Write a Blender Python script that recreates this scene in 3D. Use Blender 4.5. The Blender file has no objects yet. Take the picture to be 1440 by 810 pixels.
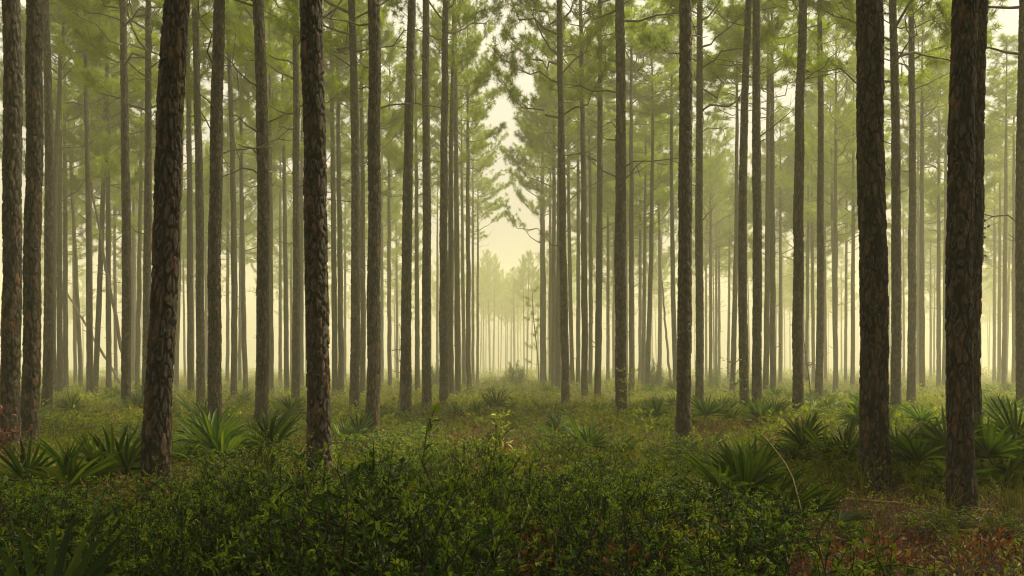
import bpy, math, random
import numpy as np
from mathutils import Vector, Matrix, Euler

sc = bpy.context.scene
COL = sc.collection
R = math.radians

# ------------------------------------------------------------------ camera, sky, sun, exposure
CAM_Z, FPX, HX, HY = 1.6, 1400.0, 720.0, 515.0
cd = bpy.data.cameras.new('camera')
cam = bpy.data.objects.new('camera', cd)
COL.objects.link(cam)
cam.location = (0, 0, CAM_Z)
cam.rotation_euler = (R(90), 0, 0)
cd.lens, cd.sensor_width, cd.sensor_fit = 35.0, 36.0, 'HORIZONTAL'
cd.shift_y = (HY - 405) / 1440.0
cd.clip_start, cd.clip_end = 0.1, 3000
sc.camera = cam

SUN_EL, SUN_AZ = 56.0, 68.0           # the sun stands high, ahead and to the right, behind thin mist
world = bpy.data.worlds.new('World')
sc.world = world
world.use_nodes = True
nt = world.node_tree
nt.nodes.clear()
sky = nt.nodes.new('ShaderNodeTexSky')
sky.sky_type = 'NISHITA'
sky.sun_disc = False
sky.sun_elevation = R(SUN_EL)
sky.sun_rotation = R(SUN_AZ)
sky.air_density = 1.0
sky.dust_density = 6.0
sky.ozone_density = 0.6
flat = nt.nodes.new('ShaderNodeMix'); flat.data_type = 'RGBA'        # high overcast: evens the sky to cream
flat.inputs[0].default_value = 0.82
tco = nt.nodes.new('ShaderNodeTexCoord')
sxyz = nt.nodes.new('ShaderNodeSeparateXYZ')
nt.links.new(tco.outputs['Generated'], sxyz.inputs[0])
over = nt.nodes.new('ShaderNodeValToRGB')                            # an overcast sky is about three times brighter overhead than low down
oe = over.color_ramp.elements
oe[0].position, oe[0].color = 0.0, (0.19, 0.165, 0.115, 1)
oe[1].position, oe[1].color = 1.0, (1.00, 0.90, 0.68, 1)
x_ = oe.new(0.34); x_.color = (0.78, 0.70, 0.54, 1)
nt.links.new(sxyz.outputs[2], over.inputs[0])
gain = nt.nodes.new('ShaderNodeMix'); gain.data_type = 'RGBA'; gain.blend_type = 'MULTIPLY'; gain.inputs[0].default_value = 1.0
gain.inputs[7].default_value = (10.5, 10.5, 10.5, 1)
nt.links.new(over.outputs[0], gain.inputs[6])
nt.links.new(gain.outputs[2], flat.inputs[7])
bg = nt.nodes.new('ShaderNodeBackground')
bg.inputs[1].default_value = 0.05
wo = nt.nodes.new('ShaderNodeOutputWorld')
nt.links.new(sky.outputs[0], flat.inputs[6])
nt.links.new(flat.outputs[2], bg.inputs[0])
nt.links.new(bg.outputs[0], wo.inputs[0])

sd = bpy.data.lights.new('sun', 'SUN')
sun = bpy.data.objects.new('sun', sd)
COL.objects.link(sun)
sd.energy, sd.angle, sd.color = 4.3, R(16), (1.0, 0.91, 0.60)
sdir = Vector((math.sin(R(SUN_AZ)) * math.cos(R(SUN_EL)), math.cos(R(SUN_AZ)) * math.cos(R(SUN_EL)), math.sin(R(SUN_EL))))
sun.rotation_euler = sdir.to_track_quat('Z', 'Y').to_euler()

vs = sc.view_settings
vs.view_transform, vs.look, vs.gamma, vs.use_curve_mapping = 'Standard', 'None', 1.0, False
vs.exposure = 1.72
cy = sc.cycles
cy.max_bounces, cy.diffuse_bounces, cy.glossy_bounces, cy.transmission_bounces = 6, 3, 2, 3
cy.volume_bounces, cy.transparent_max_bounces = 2, 4
cy.use_denoising = True
cy.denoiser = 'OPENIMAGEDENOISE'
cy.sample_clamp_indirect = 6.0
cy.pixel_filter_type = 'BLACKMAN_HARRIS'
cy.filter_width = 1.15
cy.caustics_reflective = cy.caustics_refractive = False

HAZE_DENSITY = 0.0028

# ------------------------------------------------------------------ material helpers
def new_mat(name):
    m = bpy.data.materials.new(name)
    m.use_nodes = True
    m.node_tree.nodes.clear()
    return m, m.node_tree

def ramp(t, stops):
    n = t.nodes.new('ShaderNodeValToRGB')
    e = n.color_ramp.elements
    while len(e) > 1:
        e.remove(e[-1])
    e[0].position, e[0].color = stops[0][0], (*stops[0][1], 1)
    for p, c in stops[1:]:
        x = e.new(p)
        x.color = (*c, 1)
    return n

def leaf_mat(name, stops, rough=0.5, trans=0.35, spec=0.4, scale=3.0, island=0.65, tmul=(1.1, 1.25, 0.5), objvar=0.22):
    """foliage: colour from a per-leaf random mixed with a slow noise; part of the light goes through"""
    m, t = new_mat(name)
    g = t.nodes.new('ShaderNodeNewGeometry')
    tc = t.nodes.new('ShaderNodeTexCoord')
    oi = t.nodes.new('ShaderNodeObjectInfo')
    nz = t.nodes.new('ShaderNodeTexNoise')
    nz.inputs['Scale'].default_value = scale
    nz.inputs['Detail'].default_value = 2
    t.links.new(g.outputs['Position'], nz.inputs['Vector'])
    a = t.nodes.new('ShaderNodeMix'); a.data_type = 'FLOAT'
    a.inputs[0].default_value = island
    t.links.new(nz.outputs['Fac'], a.inputs[2])
    t.links.new(g.outputs['Random Per Island'], a.inputs[3])
    b = t.nodes.new('ShaderNodeMath'); b.operation = 'MULTIPLY_ADD'
    b.inputs[1].default_value, b.inputs[2].default_value = objvar, -objvar / 2
    t.links.new(oi.outputs['Random'], b.inputs[0])
    c = t.nodes.new('ShaderNodeMath'); c.operation = 'ADD'
    t.links.new(a.outputs[0], c.inputs[0]); t.links.new(b.outputs[0], c.inputs[1])
    rp = ramp(t, stops)
    t.links.new(c.outputs[0], rp.inputs[0])
    p = t.nodes.new('ShaderNodeBsdfPrincipled')
    p.inputs['Roughness'].default_value = rough
    p.inputs['Specular IOR Level'].default_value = spec
    t.links.new(rp.outputs[0], p.inputs['Base Color'])
    tr = t.nodes.new('ShaderNodeBsdfTranslucent')
    mu = t.nodes.new('ShaderNodeMix'); mu.data_type = 'RGBA'; mu.blend_type = 'MULTIPLY'
    mu.inputs[0].default_value = 1.0
    mu.inputs[7].default_value = (*tmul, 1)
    t.links.new(rp.outputs[0], mu.inputs[6])
    t.links.new(mu.outputs[2], tr.inputs[0])
    mx = t.nodes.new('ShaderNodeMixShader')
    mx.inputs[0].default_value = trans
    t.links.new(p.outputs[0], mx.inputs[1]); t.links.new(tr.outputs[0], mx.inputs[2])
    o = t.nodes.new('ShaderNodeOutputMaterial')
    t.links.new(mx.outputs[0], o.inputs[0])
    return m

def bark_near_mat():
    """plated pine bark: the plates are geometry, their colour comes from per-plate attributes"""
    m, t = new_mat('pine_bark_plates')
    at = t.nodes.new('ShaderNodeAttribute'); at.attribute_name = 'plate'
    ed = t.nodes.new('ShaderNodeAttribute'); ed.attribute_name = 'edge'
    tc = t.nodes.new('ShaderNodeTexCoord')
    mp = t.nodes.new('ShaderNodeMapping'); mp.inputs['Scale'].default_value = (1, 1, 0.35)
    t.links.new(tc.outputs['Object'], mp.inputs[0])
    nz = t.nodes.new('ShaderNodeTexNoise'); nz.inputs['Scale'].default_value = 38; nz.inputs['Detail'].default_value = 6
    nz.inputs['Roughness'].default_value = 0.7
    t.links.new(mp.outputs[0], nz.inputs['Vector'])
    big = t.nodes.new('ShaderNodeTexNoise'); big.inputs['Scale'].default_value = 2.2; big.inputs['Detail'].default_value = 3
    t.links.new(tc.outputs['Object'], big.inputs['Vector'])
    s1 = t.nodes.new('ShaderNodeMath'); s1.operation = 'MULTIPLY_ADD'; s1.inputs[1].default_value = 0.35; s1.inputs[2].default_value = -0.17
    t.links.new(nz.outputs['Fac'], s1.inputs[0])
    s2 = t.nodes.new('ShaderNodeMath'); s2.operation = 'ADD'
    t.links.new(at.outputs['Fac'], s2.inputs[0]); t.links.new(s1.outputs[0], s2.inputs[1])
    rp = ramp(t, [(0.05, (0.008, 0.006, 0.004)), (0.35, (0.024, 0.016, 0.011)), (0.58, (0.048, 0.034, 0.023)), (0.80, (0.082, 0.062, 0.043)),
                  (0.90, (0.15, 0.060, 0.024)), (1.0, (0.22, 0.078, 0.028))])
    t.links.new(s2.outputs[0], rp.inputs[0])
    mu = t.nodes.new('ShaderNodeMix'); mu.data_type = 'RGBA'; mu.blend_type = 'MULTIPLY'; mu.inputs[0].default_value = 0.75
    rp2 = ramp(t, [(0.3, (0.22, 0.20, 0.185)), (0.7, (0.50, 0.47, 0.43))])
    t.links.new(big.outputs['Fac'], rp2.inputs[0])
    t.links.new(rp.outputs[0], mu.inputs[6]); t.links.new(rp2.outputs[0], mu.inputs[7])
    # pale rim of each plate: flaking bark plus caught light put into the colour
    rim = t.nodes.new('ShaderNodeMix'); rim.data_type = 'RGBA'
    rr = ramp(t, [(0.0, (0, 0, 0)), (0.22, (0, 0, 0)), (0.36, (0.5, 0.5, 0.5)), (0.55, (0, 0, 0))])
    t.links.new(ed.outputs['Fac'], rr.inputs[0])
    t.links.new(rr.outputs[0], rim.inputs[0])
    t.links.new(mu.outputs[2], rim.inputs[6]); rim.inputs[7].default_value = (0.14, 0.11, 0.078, 1)
    p = t.nodes.new('ShaderNodeBsdfPrincipled'); p.inputs['Roughness'].default_value = 0.8
    p.inputs['Specular IOR Level'].default_value = 0.25
    t.links.new(rim.outputs[2], p.inputs['Base Color'])
    bp = t.nodes.new('ShaderNodeBump'); bp.inputs['Strength'].default_value = 0.7; bp.inputs['Distance'].default_value = 0.008
    t.links.new(nz.outputs['Fac'], bp.inputs['Height']); t.links.new(bp.outputs[0], p.inputs['Normal'])
    o = t.nodes.new('ShaderNodeOutputMaterial'); t.links.new(p.outputs[0], o.inputs[0])
    return m

def bark_far_mat(name, dark, mid, light, flake):
    m, t = new_mat(name)
    tc = t.nodes.new('ShaderNodeTexCoord')
    oi = t.nodes.new('ShaderNodeObjectInfo')
    mp = t.nodes.new('ShaderNodeMapping'); mp.inputs['Scale'].default_value = (1, 1, 0.45)
    t.links.new(tc.outputs['Object'], mp.inputs[0])
    v = t.nodes.new('ShaderNodeTexVoronoi'); v.inputs['Scale'].default_value = 17
    t.links.new(mp.outputs[0], v.inputs['Vector'])
    nz = t.nodes.new('ShaderNodeTexNoise'); nz.inputs['Scale'].default_value = 22; nz.inputs['Detail'].default_value = 5
    t.links.new(mp.outputs[0], nz.inputs['Vector'])
    sep = t.nodes.new('ShaderNodeSeparateColor'); t.links.new(v.outputs['Color'], sep.inputs[0])
    mx = t.nodes.new('ShaderNodeMix'); mx.data_type = 'FLOAT'; mx.inputs[0].default_value = 0.45
    t.links.new(sep.outputs[0], mx.inputs[2]); t.links.new(nz.outputs['Fac'], mx.inputs[3])
    ad = t.nodes.new('ShaderNodeMath'); ad.operation = 'MULTIPLY_ADD'; ad.inputs[1].default_value = 0.2; ad.inputs[2].default_value = -0.1
    t.links.new(oi.outputs['Random'], ad.inputs[0])
    a2 = t.nodes.new('ShaderNodeMath'); a2.operation = 'ADD'
    t.links.new(mx.outputs[0], a2.inputs[0]); t.links.new(ad.outputs[0], a2.inputs[1])
    rp = ramp(t, [(0.15, dark), (0.45, mid), (0.7, light), (0.82, flake)])
    t.links.new(a2.outputs[0], rp.inputs[0])
    p = t.nodes.new('ShaderNodeBsdfPrincipled'); p.inputs['Roughness'].default_value = 0.85
    p.inputs['Specular IOR Level'].default_value = 0.2
    t.links.new(rp.outputs[0], p.inputs['Base Color'])
    v2 = t.nodes.new('ShaderNodeTexVoronoi'); v2.feature = 'DISTANCE_TO_EDGE'; v2.inputs['Scale'].default_value = 17
    t.links.new(mp.outputs[0], v2.inputs['Vector'])
    bp = t.nodes.new('ShaderNodeBump'); bp.inputs['Strength'].default_value = 0.9; bp.inputs['Distance'].default_value = 0.02
    rr = ramp(t, [(0.0, (0, 0, 0)), (0.25, (1, 1, 1))])
    t.links.new(v2.outputs['Distance'], rr.inputs[0])
    t.links.new(rr.outputs[0], bp.inputs['Height']); t.links.new(bp.outputs[0], p.inputs['Normal'])
    o = t.nodes.new('ShaderNodeOutputMaterial'); t.links.new(p.outputs[0], o.inputs[0])
    return m

def plain_mat(name, stops, rough=0.85, scale=14):
    m, t = new_mat(name)
    tc = t.nodes.new('ShaderNodeTexCoord')
    nz = t.nodes.new('ShaderNodeTexNoise'); nz.inputs['Scale'].default_value = scale; nz.inputs['Detail'].default_value = 6
    t.links.new(tc.outputs['Object'], nz.inputs['Vector'])
    rp = ramp(t, stops); t.links.new(nz.outputs['Fac'], rp.inputs[0])
    p = t.nodes.new('ShaderNodeBsdfPrincipled'); p.inputs['Roughness'].default_value = rough
    p.inputs['Specular IOR Level'].default_value = 0.2
    t.links.new(rp.outputs[0], p.inputs['Base Color'])
    bp = t.nodes.new('ShaderNodeBump'); bp.inputs['Strength'].default_value = 0.6; bp.inputs['Distance'].default_value = 0.03
    t.links.new(nz.outputs['Fac'], bp.inputs['Height']); t.links.new(bp.outputs[0], p.inputs['Normal'])
    o = t.nodes.new('ShaderNodeOutputMaterial'); t.links.new(p.outputs[0], o.inputs[0])
    return m

M = {}
M['bark_near'] = bark_near_mat()
M['bark'] = bark_far_mat('pine_bark', (0.008, 0.006, 0.004), (0.020, 0.014, 0.009), (0.036, 0.025, 0.016), (0.055, 0.026, 0.013))
M['twig'] = plain_mat('grey_twig_bark', [(0.3, (0.05, 0.036, 0.024)), (0.7, (0.12, 0.088, 0.06))])
M['needles'] = leaf_mat('pine_needles', [(0.2, (0.09, 0.13, 0.004)), (0.5, (0.16, 0.20, 0.006)), (0.8, (0.22, 0.235, 0.008))],
                        rough=0.55, trans=0.58, scale=0.9, spec=0.15, island=0.35)
M['shrub_leaf'] = leaf_mat('shrub_leaf', [(0.15, (0.009, 0.026, 0.004)), (0.5, (0.028, 0.070, 0.006)), (0.75, (0.075, 0.14, 0.008)), (0.92, (0.19, 0.23, 0.014))],
                           rough=0.42, trans=0.35, spec=0.28, scale=1.6, island=0.6, objvar=.45)
M['cover_leaf'] = leaf_mat('ground_cover_leaf', [(0.15, (0.05, 0.07, 0.005)), (0.5, (0.15, 0.17, 0.007)), (0.75, (0.26, 0.24, 0.012)), (0.95, (0.32, 0.21, 0.018))],
                           rough=0.6, trans=0.4, spec=0.08, scale=0.8, island=0.5)
M['fern'] = leaf_mat('brown_fern', [(0.15, (0.04, 0.014, 0.006)), (0.5, (0.125, 0.045, 0.012)), (0.85, (0.27, 0.13, 0.03))],
                     rough=0.7, trans=0.3, scale=2.0, tmul=(1.2, 1.0, 0.8))
M['red_leaf'] = leaf_mat('red_leaf', [(0.2, (0.11, 0.018, 0.010)), (0.5, (0.20, 0.05, 0.016)), (0.72, (0.26, 0.14, 0.02)), (0.9, (0.16, 0.17, 0.02))],
                         rough=0.5, trans=0.35, scale=5.0, tmul=(1.2, 1.0, 0.8))
M['grass'] = leaf_mat('wiregrass', [(0.15, (0.06, 0.08, 0.010)), (0.5, (0.13, 0.135, 0.014)), (0.85, (0.23, 0.17, 0.03))],
                      rough=0.7, trans=0.4, spec=0.1, scale=0.5, island=0.5)
M['palm'] = leaf_mat('palmetto_blade', [(0.2, (0.016, 0.036, 0.006)), (0.5, (0.045, 0.08, 0.009)), (0.8, (0.13, 0.16, 0.016))],
                     rough=0.55, trans=0.35, spec=0.15, scale=3.0, island=0.65)
M['palm_dry'] = leaf_mat('dry_palmetto_blade', [(0.15, (0.09, 0.08, 0.012)), (0.5, (0.18, 0.15, 0.025)), (0.85, (0.28, 0.21, 0.045))],
                         rough=0.5, trans=0.3, scale=3.0, island=0.4, tmul=(1.1, 1.05, 0.7))
M['yellow_leaf'] = leaf_mat('yellow_green_leaf', [(0.15, (0.12, 0.15, 0.02)), (0.5, (0.24, 0.25, 0.03)), (0.85, (0.36, 0.30, 0.04))],
                            rough=0.45, trans=0.4, scale=4.0)
M['ground'] = plain_mat('forest_soil', [(0.3, (0.016, 0.010, 0.007)), (0.55, (0.034, 0.020, 0.012)), (0.75, (0.06, 0.034, 0.018))], scale=2.5)
M['dead_wood'] = plain_mat('dead_wood', [(0.3, (0.16, 0.085, 0.04)), (0.7, (0.36, 0.20, 0.09))], scale=20)
M['straw_stem'] = plain_mat('straw_stem', [(0.3, (0.25, 0.19, 0.09)), (0.7, (0.42, 0.33, 0.17))], scale=20)

# ------------------------------------------------------------------ mesh helpers (numpy)
def mk_mesh(name, parts, mats):
    """parts: list of (verts Nx3, faces Mxk, material index)"""
    parts = [p for p in parts if len(p[0]) and len(p[1])]
    off, V, L, S, T, MI = 0, [], [], [], [], []
    ls = 0
    for v, f, mi in parts:
        v = np.asarray(v, np.float32); f = np.asarray(f, np.int64)
        V.append(v); L.append((f + off).ravel())
        k = f.shape[1]
        S.append(ls + np.arange(len(f)) * k); T.append(np.full(len(f), k)); MI.append(np.full(len(f), mi))
        ls += f.size; off += len(v)
    V = np.concatenate(V); L = np.concatenate(L); S = np.concatenate(S); T = np.concatenate(T); MI = np.concatenate(MI)
    me = bpy.data.meshes.new(name)
    me.vertices.add(len(V)); me.vertices.foreach_set('co', V.ravel())
    me.loops.add(len(L)); me.loops.foreach_set('vertex_index', L.astype(np.int32))
    me.polygons.add(len(S)); me.polygons.foreach_set('loop_start', S.astype(np.int32))
    me.polygons.foreach_set('material_index', MI.astype(np.int32))
    for m in mats:
        me.materials.append(m)
    me.update(calc_edges=True)
    return me

def smooth(me):
    me.polygons.foreach_set('use_smooth', np.ones(len(me.polygons), bool))
    return me

def obj(name, me, parent=None, loc=None, rot=None, scale=None):
    o = bpy.data.objects.new(name, me)
    COL.objects.link(o)
    if parent is not None:
        o.parent = parent
    if loc is not None: o.location = loc
    if rot is not None: o.rotation_euler = rot
    if scale is not None: o.scale = scale
    return o

def tag(o, label=None, cat=None, group=None, kind=None):
    if label: o['label'] = label
    if cat: o['category'] = cat
    if group: o['group'] = group
    if kind: o['kind'] = kind
    return o

def empty(name, loc, rz=0.0):
    o = obj(name, None, None, loc, (0, 0, rz))
    o.empty_display_size = 0.3
    return o

def norm(a):
    return a / np.maximum(np.linalg.norm(a, axis=-1, keepdims=True), 1e-9)

def tube(pts, rad, sides=6, cap=True):
    pts = np.asarray(pts, float); n = len(pts)
    rad = np.broadcast_to(np.asarray(rad, float), (n,))
    tan = norm(np.gradient(pts, axis=0))
    ref = np.array([0.31, 0.87, 0.12]) if abs(tan[:, 1]).mean() < 0.8 else np.array([0.9, 0.1, 0.3])
    a = norm(np.cross(tan, ref)); b = np.cross(tan, a)
    th = np.arange(sides) * 2 * math.pi / sides
    v = pts[:, None] + rad[:, None, None] * (a[:, None] * np.cos(th)[None, :, None] + b[:, None] * np.sin(th)[None, :, None])
    v = v.reshape(-1, 3)
    i = np.arange(n - 1)[:, None] * sides; j = np.arange(sides)[None]; jn = (j + 1) % sides
    f = np.stack([i + j, i + jn, i + sides + jn, i + sides + j], -1).reshape(-1, 4)
    return v, f

class Tubes:
    def __init__(self): self.v, self.f, self.n = [], [], 0
    def add(self, pts, rad, sides=5):
        v, f = tube(pts, rad, sides)
        self.v.append(v); self.f.append(f + self.n); self.n += len(v)
    def get(self):
        if not self.v: return np.zeros((0, 3)), np.zeros((0, 4), int)
        return np.concatenate(self.v), np.concatenate(self.f)

def leaves(P, D, N, L, W, fold=0.25, curl=0.0):
    """elliptic folded leaves: base P, axis D, normal N -> six verts, two quads each"""
    D = norm(D); N = norm(N - D * (N * D).sum(-1, keepdims=True)); S = np.cross(D, N)
    L = np.broadcast_to(np.asarray(L, float), (len(P),))[:, None]; W = np.broadcast_to(np.asarray(W, float), (len(P),))[:, None]
    def pt(t, s):
        return P + D * L * t + S * W * s + N * (W * abs(s) * fold * 2 - L * curl * t * t)
    v = np.stack([pt(0, 0), pt(.33, .42), pt(.68, .40), pt(1, 0), pt(.68, -.40), pt(.33, -.42)], 1).reshape(-1, 3)
    b = np.arange(len(P))[:, None] * 6
    f = np.concatenate([b + np.array([[0, 1, 2, 3]]), b + np.array([[0, 3, 4, 5]])])
    return v, f

def needles(P, D, rng, k=36, L=0.24, W=0.014):
    n = len(P)
    D = norm(D)
    a = norm(np.cross(D, rng.normal(size=(n, 3)))); b = np.cross(D, a)
    al = R(14) + rng.random((n, k)) ** 0.75 * R(92); ph = rng.random((n, k)) * 2 * math.pi
    d = D[:, None] * np.cos(al)[..., None] + (a[:, None] * np.cos(ph)[..., None] + b[:, None] * np.sin(ph)[..., None]) * np.sin(al)[..., None]
    base = P[:, None] - D[:, None] * (rng.random((n, k, 1)) * 0.16)
    s = norm(np.cross(d, rng.normal(size=(n, k, 3)))) * W * 0.5
    l = L * (0.75 + 0.4 * rng.random((n, k, 1)))
    tip = base + d * l; tip[..., 2] -= 0.035
    v = np.stack([base - s, base + s, tip], 2).reshape(-1, 3)
    return v, np.arange(len(v)).reshape(-1, 3)

def hash3(ix, iy, iz, seed):
    h = (ix.astype(np.int64) * 374761393 + iy.astype(np.int64) * 668265263 + iz.astype(np.int64) * 2147483647 + seed * 974711) & 0xFFFFFFFF
    h = ((h ^ (h >> 13)) * 1274126177) & 0xFFFFFFFF
    h = ((h ^ (h >> 16)) * 2246822519) & 0xFFFFFFFF
    return h ^ (h >> 15)

def worley(p, seed):
    c = np.floor(p).astype(np.int64)
    f1 = np.full(len(p), 9.0); f2 = np.full(len(p), 9.0); rid = np.zeros(len(p)); rel = np.zeros((len(p), 3))
    for dx in (-1, 0, 1):
        for dy in (-1, 0, 1):
            for dz in (-1, 0, 1):
                ix, iy, iz = c[:, 0] + dx, c[:, 1] + dy, c[:, 2] + dz
                h = hash3(ix, iy, iz, seed)
                q = np.stack([ix + (h & 1023) / 1023.0, iy + ((h >> 10) & 1023) / 1023.0, iz + ((h >> 20) & 1023) / 1023.0], 1)
                v = p - q
                d = np.sqrt((v ** 2).sum(1))
                new = d < f1
                f2 = np.where(new, f1, np.minimum(f2, d))
                rid = np.where(new, (hash3(ix, iy, iz, seed + 77) & 65535) / 65535.0, rid)
                rel[new] = v[new]
                f1 = np.where(new, d, f1)
    return f1, f2, rid, rel

def vnoise(p, seed):
    c = np.floor(p).astype(np.int64); f = p - c; f = f * f * (3 - 2 * f)
    out = 0
    for dx in (0, 1):
        for dy in (0, 1):
            for dz in (0, 1):
                w = (f[:, 0] if dx else 1 - f[:, 0]) * (f[:, 1] if dy else 1 - f[:, 1]) * (f[:, 2] if dz else 1 - f[:, 2])
                out = out + w * ((hash3(c[:, 0] + dx, c[:, 1] + dy, c[:, 2] + dz, seed) & 65535) / 65535.0)
    return out

def fbm2(x, y, seed):
    p = np.stack([x, y, np.zeros_like(x)], 1)
    return 0.6 * vnoise(p, seed) + 0.28 * vnoise(p * 2.1 + 7, seed + 1) + 0.12 * vnoise(p * 4.3 + 3, seed + 2)

# ------------------------------------------------------------------ the setting: ground and haze
def ground_z(x, y):
    x = np.atleast_1d(np.asarray(x, float)); y = np.atleast_1d(np.asarray(y, float))
    return (fbm2(x * 0.22, y * 0.22, 5) - 0.5) * 0.22 + (fbm2(x * 0.9 + 40, y * 0.9, 8) - 0.5) * 0.07

def gz1(x, y): return float(ground_z(x, y)[0])

def build_ground():
    ys = np.concatenate([np.linspace(-12, 2, 8), np.linspace(2.4, 40, 120), np.geomspace(41, 285, 56)])
    us = np.linspace(-1, 1, 141)
    hw = np.maximum(22, ys * 0.75 + 18)
    X = us[None] * hw[:, None]; Y = np.broadcast_to(ys[:, None], X.shape)
    Z = ground_z(X.ravel(), Y.ravel())
    V = np.stack([X.ravel(), Y.ravel(), Z], 1)
    n, m = X.shape
    i = np.arange(n - 1)[:, None] * m; j = np.arange(m - 1)[None]
    F = np.stack([i + j, i + j + 1, i + m + j + 1, i + m + j], -1).reshape(-1, 4)
    o = obj('ground', smooth(mk_mesh('ground', [(V, F, 0)], [M['ground']])))
    tag(o, kind='structure')
build_ground()

def build_haze():
    m, t = new_mat('haze_air')
    v = t.nodes.new('ShaderNodeVolumePrincipled')
    v.inputs['Color'].default_value = (0.96, 0.935, 0.66, 1)
    v.inputs['Density'].default_value = HAZE_DENSITY
    v.inputs['Anisotropy'].default_value = 0.12
    o = t.nodes.new('ShaderNodeOutputMaterial')
    t.links.new(v.outputs[0], o.inputs['Volume'])
    x, y0, y1, z0, z1 = 245.0, -20.0, 300.0, -1.4, 25.5
    V = np.array([(sx * x, yy, zz) for sx in (-1, 1) for yy in (y0, y1) for zz in (z0, z1)], float)
    F = np.array([(0, 1, 3, 2), (4, 6, 7, 5), (0, 4, 5, 1), (2, 3, 7, 6), (0, 2, 6, 4), (1, 5, 7, 3)])
    h = obj('haze', mk_mesh('haze', [(V, F, 0)], [m]))
    tag(h, kind='stuff')
build_haze()

# ------------------------------------------------------------------ pines
def ray(px, py, d):
    return (px - HX) * d / FPX, d, CAM_Z - (py - HY) * d / FPX

def make_crown(seed, Hc=9.0, Rc=2.3, dead=8):
    """limbs + needle tufts; origin at the crown base on the trunk axis, mesh reaches Hc upwards"""
    rng = np.random.default_rng(seed)
    tb = Tubes(); P, D = [], []
    nl = 36
    az = rng.random() * 6.28
    for i in range(nl):
        t = (i + rng.random() * 0.9) / nl
        t = t ** 0.9
        az += 2.4 + rng.normal() * 0.35
        prof = np.interp(t, [0, .12, .35, .7, 1], [.85, 1.0, .95, .62, .22])
        L = Rc * prof * (0.7 + 0.55 * rng.random())
        el = np.interp(t, [0, .3, 1], [R(14), R(28), R(62)]) + rng.normal() * 0.16
        z0 = t * Hc * 0.95
        h = np.array([math.cos(az), math.sin(az), 0])
        s = np.linspace(0, 1, 7)
        sag = rng.normal() * 0.10
        side = np.array([-h[1], h[0], 0]) * rng.normal() * 0.16
        pts = np.array([0, 0, z0]) + h * (L * math.cos(el) * s)[:, None] + np.array([0, 0, 1]) * (L * (math.sin(el) * s * 0.75 + (0.20 + sag) * s ** 2.4 * math.cos(el)))[:, None] \
            + side * (L * np.sin(s * 2.6))[:, None]
        pts[1:-1] += rng.normal(size=(5, 3)) * 0.035 * L
        r0 = 0.008 + 0.009 * L
        tb.add(pts, r0 * (1 - 0.78 * s), 5)
        tan = norm(np.gradient(pts, axis=0))
        bare = (t < 0.10 and rng.random() < 0.5)
        u0 = 0.3 if t > 0.25 else 0.42
        nb = max(5, int(L * 4.6))
        if bare: nb = 3
        for k in range(nb):
            u = u0 + (1 - u0) * (k + rng.random()) / nb
            q = u * 6; a = min(int(q), 5); w = q - a
            p = pts[a] * (1 - w) + pts[a + 1] * w; tn = tan[a]
            sd_ = norm(np.cross(tn, [0, 0, 1]))[None][0] * (1 if k % 2 else -1)
            dr = norm(tn * 0.75 + sd_ * (0.55 + 0.4 * rng.random()) + np.array([0, 0, 0.02 + 0.3 * rng.random()]))
            bl = L * (0.16 + 0.24 * rng.random()) * (1.25 - 0.5 * u)
            s2 = np.linspace(0, 1, 4)[:, None]
            bp_ = p + dr * bl * s2 + np.array([0, 0, bl * 0.25]) * s2 ** 2
            tb.add(bp_, 0.009 * (1 - 0.5 * s2[:, 0]), 4)
            if not bare:
                for c in ([1.0, 0.6] if bl < 0.4 else [1.0, 0.94, 0.72, 0.45]):
                    P.append(p + (bp_[-1] - p) * c + rng.normal(size=3) * 0.07); D.append(dr + np.array([0, 0, .3]) + rng.normal(size=3) * 0.5)
                if rng.random() < 0.7:
                    d2 = norm(dr + rng.normal(size=3) * 0.6 + np.array([0, 0, .3])); e2 = bp_[2] + d2 * 0.28
                    tb.add(np.stack([bp_[2], bp_[2] + d2 * .14, e2]), [.006, .005, .004], 4)
                    P.append(e2); D.append(d2)
        if not bare:
            P.append(pts[-1]); D.append(tan[-1] + np.array([0, 0, .3]))
            P.append(pts[-2]); D.append(tan[-1] + rng.normal(size=3) * .4)
    for _ in range(dead):      # bare dead limbs and broken stubs under the crown
        z0 = -0.2 - 3.4 * rng.random() ** 1.6
        az = rng.random() * 6.28
        L = 0.25 + 1.5 * rng.random() ** 2.0
        h = np.array([math.cos(az), math.sin(az), 0.1 + 0.4 * rng.random()])
        s = np.linspace(0, 1, 5)
        pts = np.array([0, 0, z0]) + h * (L * s)[:, None]; pts[1:] += rng.normal(size=(4, 3)) * 0.04 * L
        tb.add(pts, 0.017 * (1 - .6 * s), 5)
        if L > 0.8:
            for q in (2, 3):
                d2 = norm(h + rng.normal(size=3) * .7)
                tb.add(np.stack([pts[q], pts[q] + d2 * .25, pts[q] + d2 * .5 + np.array([0, 0, .06])]), [.009, .007, .004], 4)
    P = np.array(P); D = np.array(D)
    nv, nf = needles(P, D, rng)
    tv, tf = tb.get()
    return mk_mesh('pine_crown', [(nv, nf, 0), (tv, tf, 1)], [M['needles'], M['twig']])

CROWN_H = 9.0
CROWNS = [make_crown(100 + i, Rc=2.35 + 0.15 * i) for i in range(7)]

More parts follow.
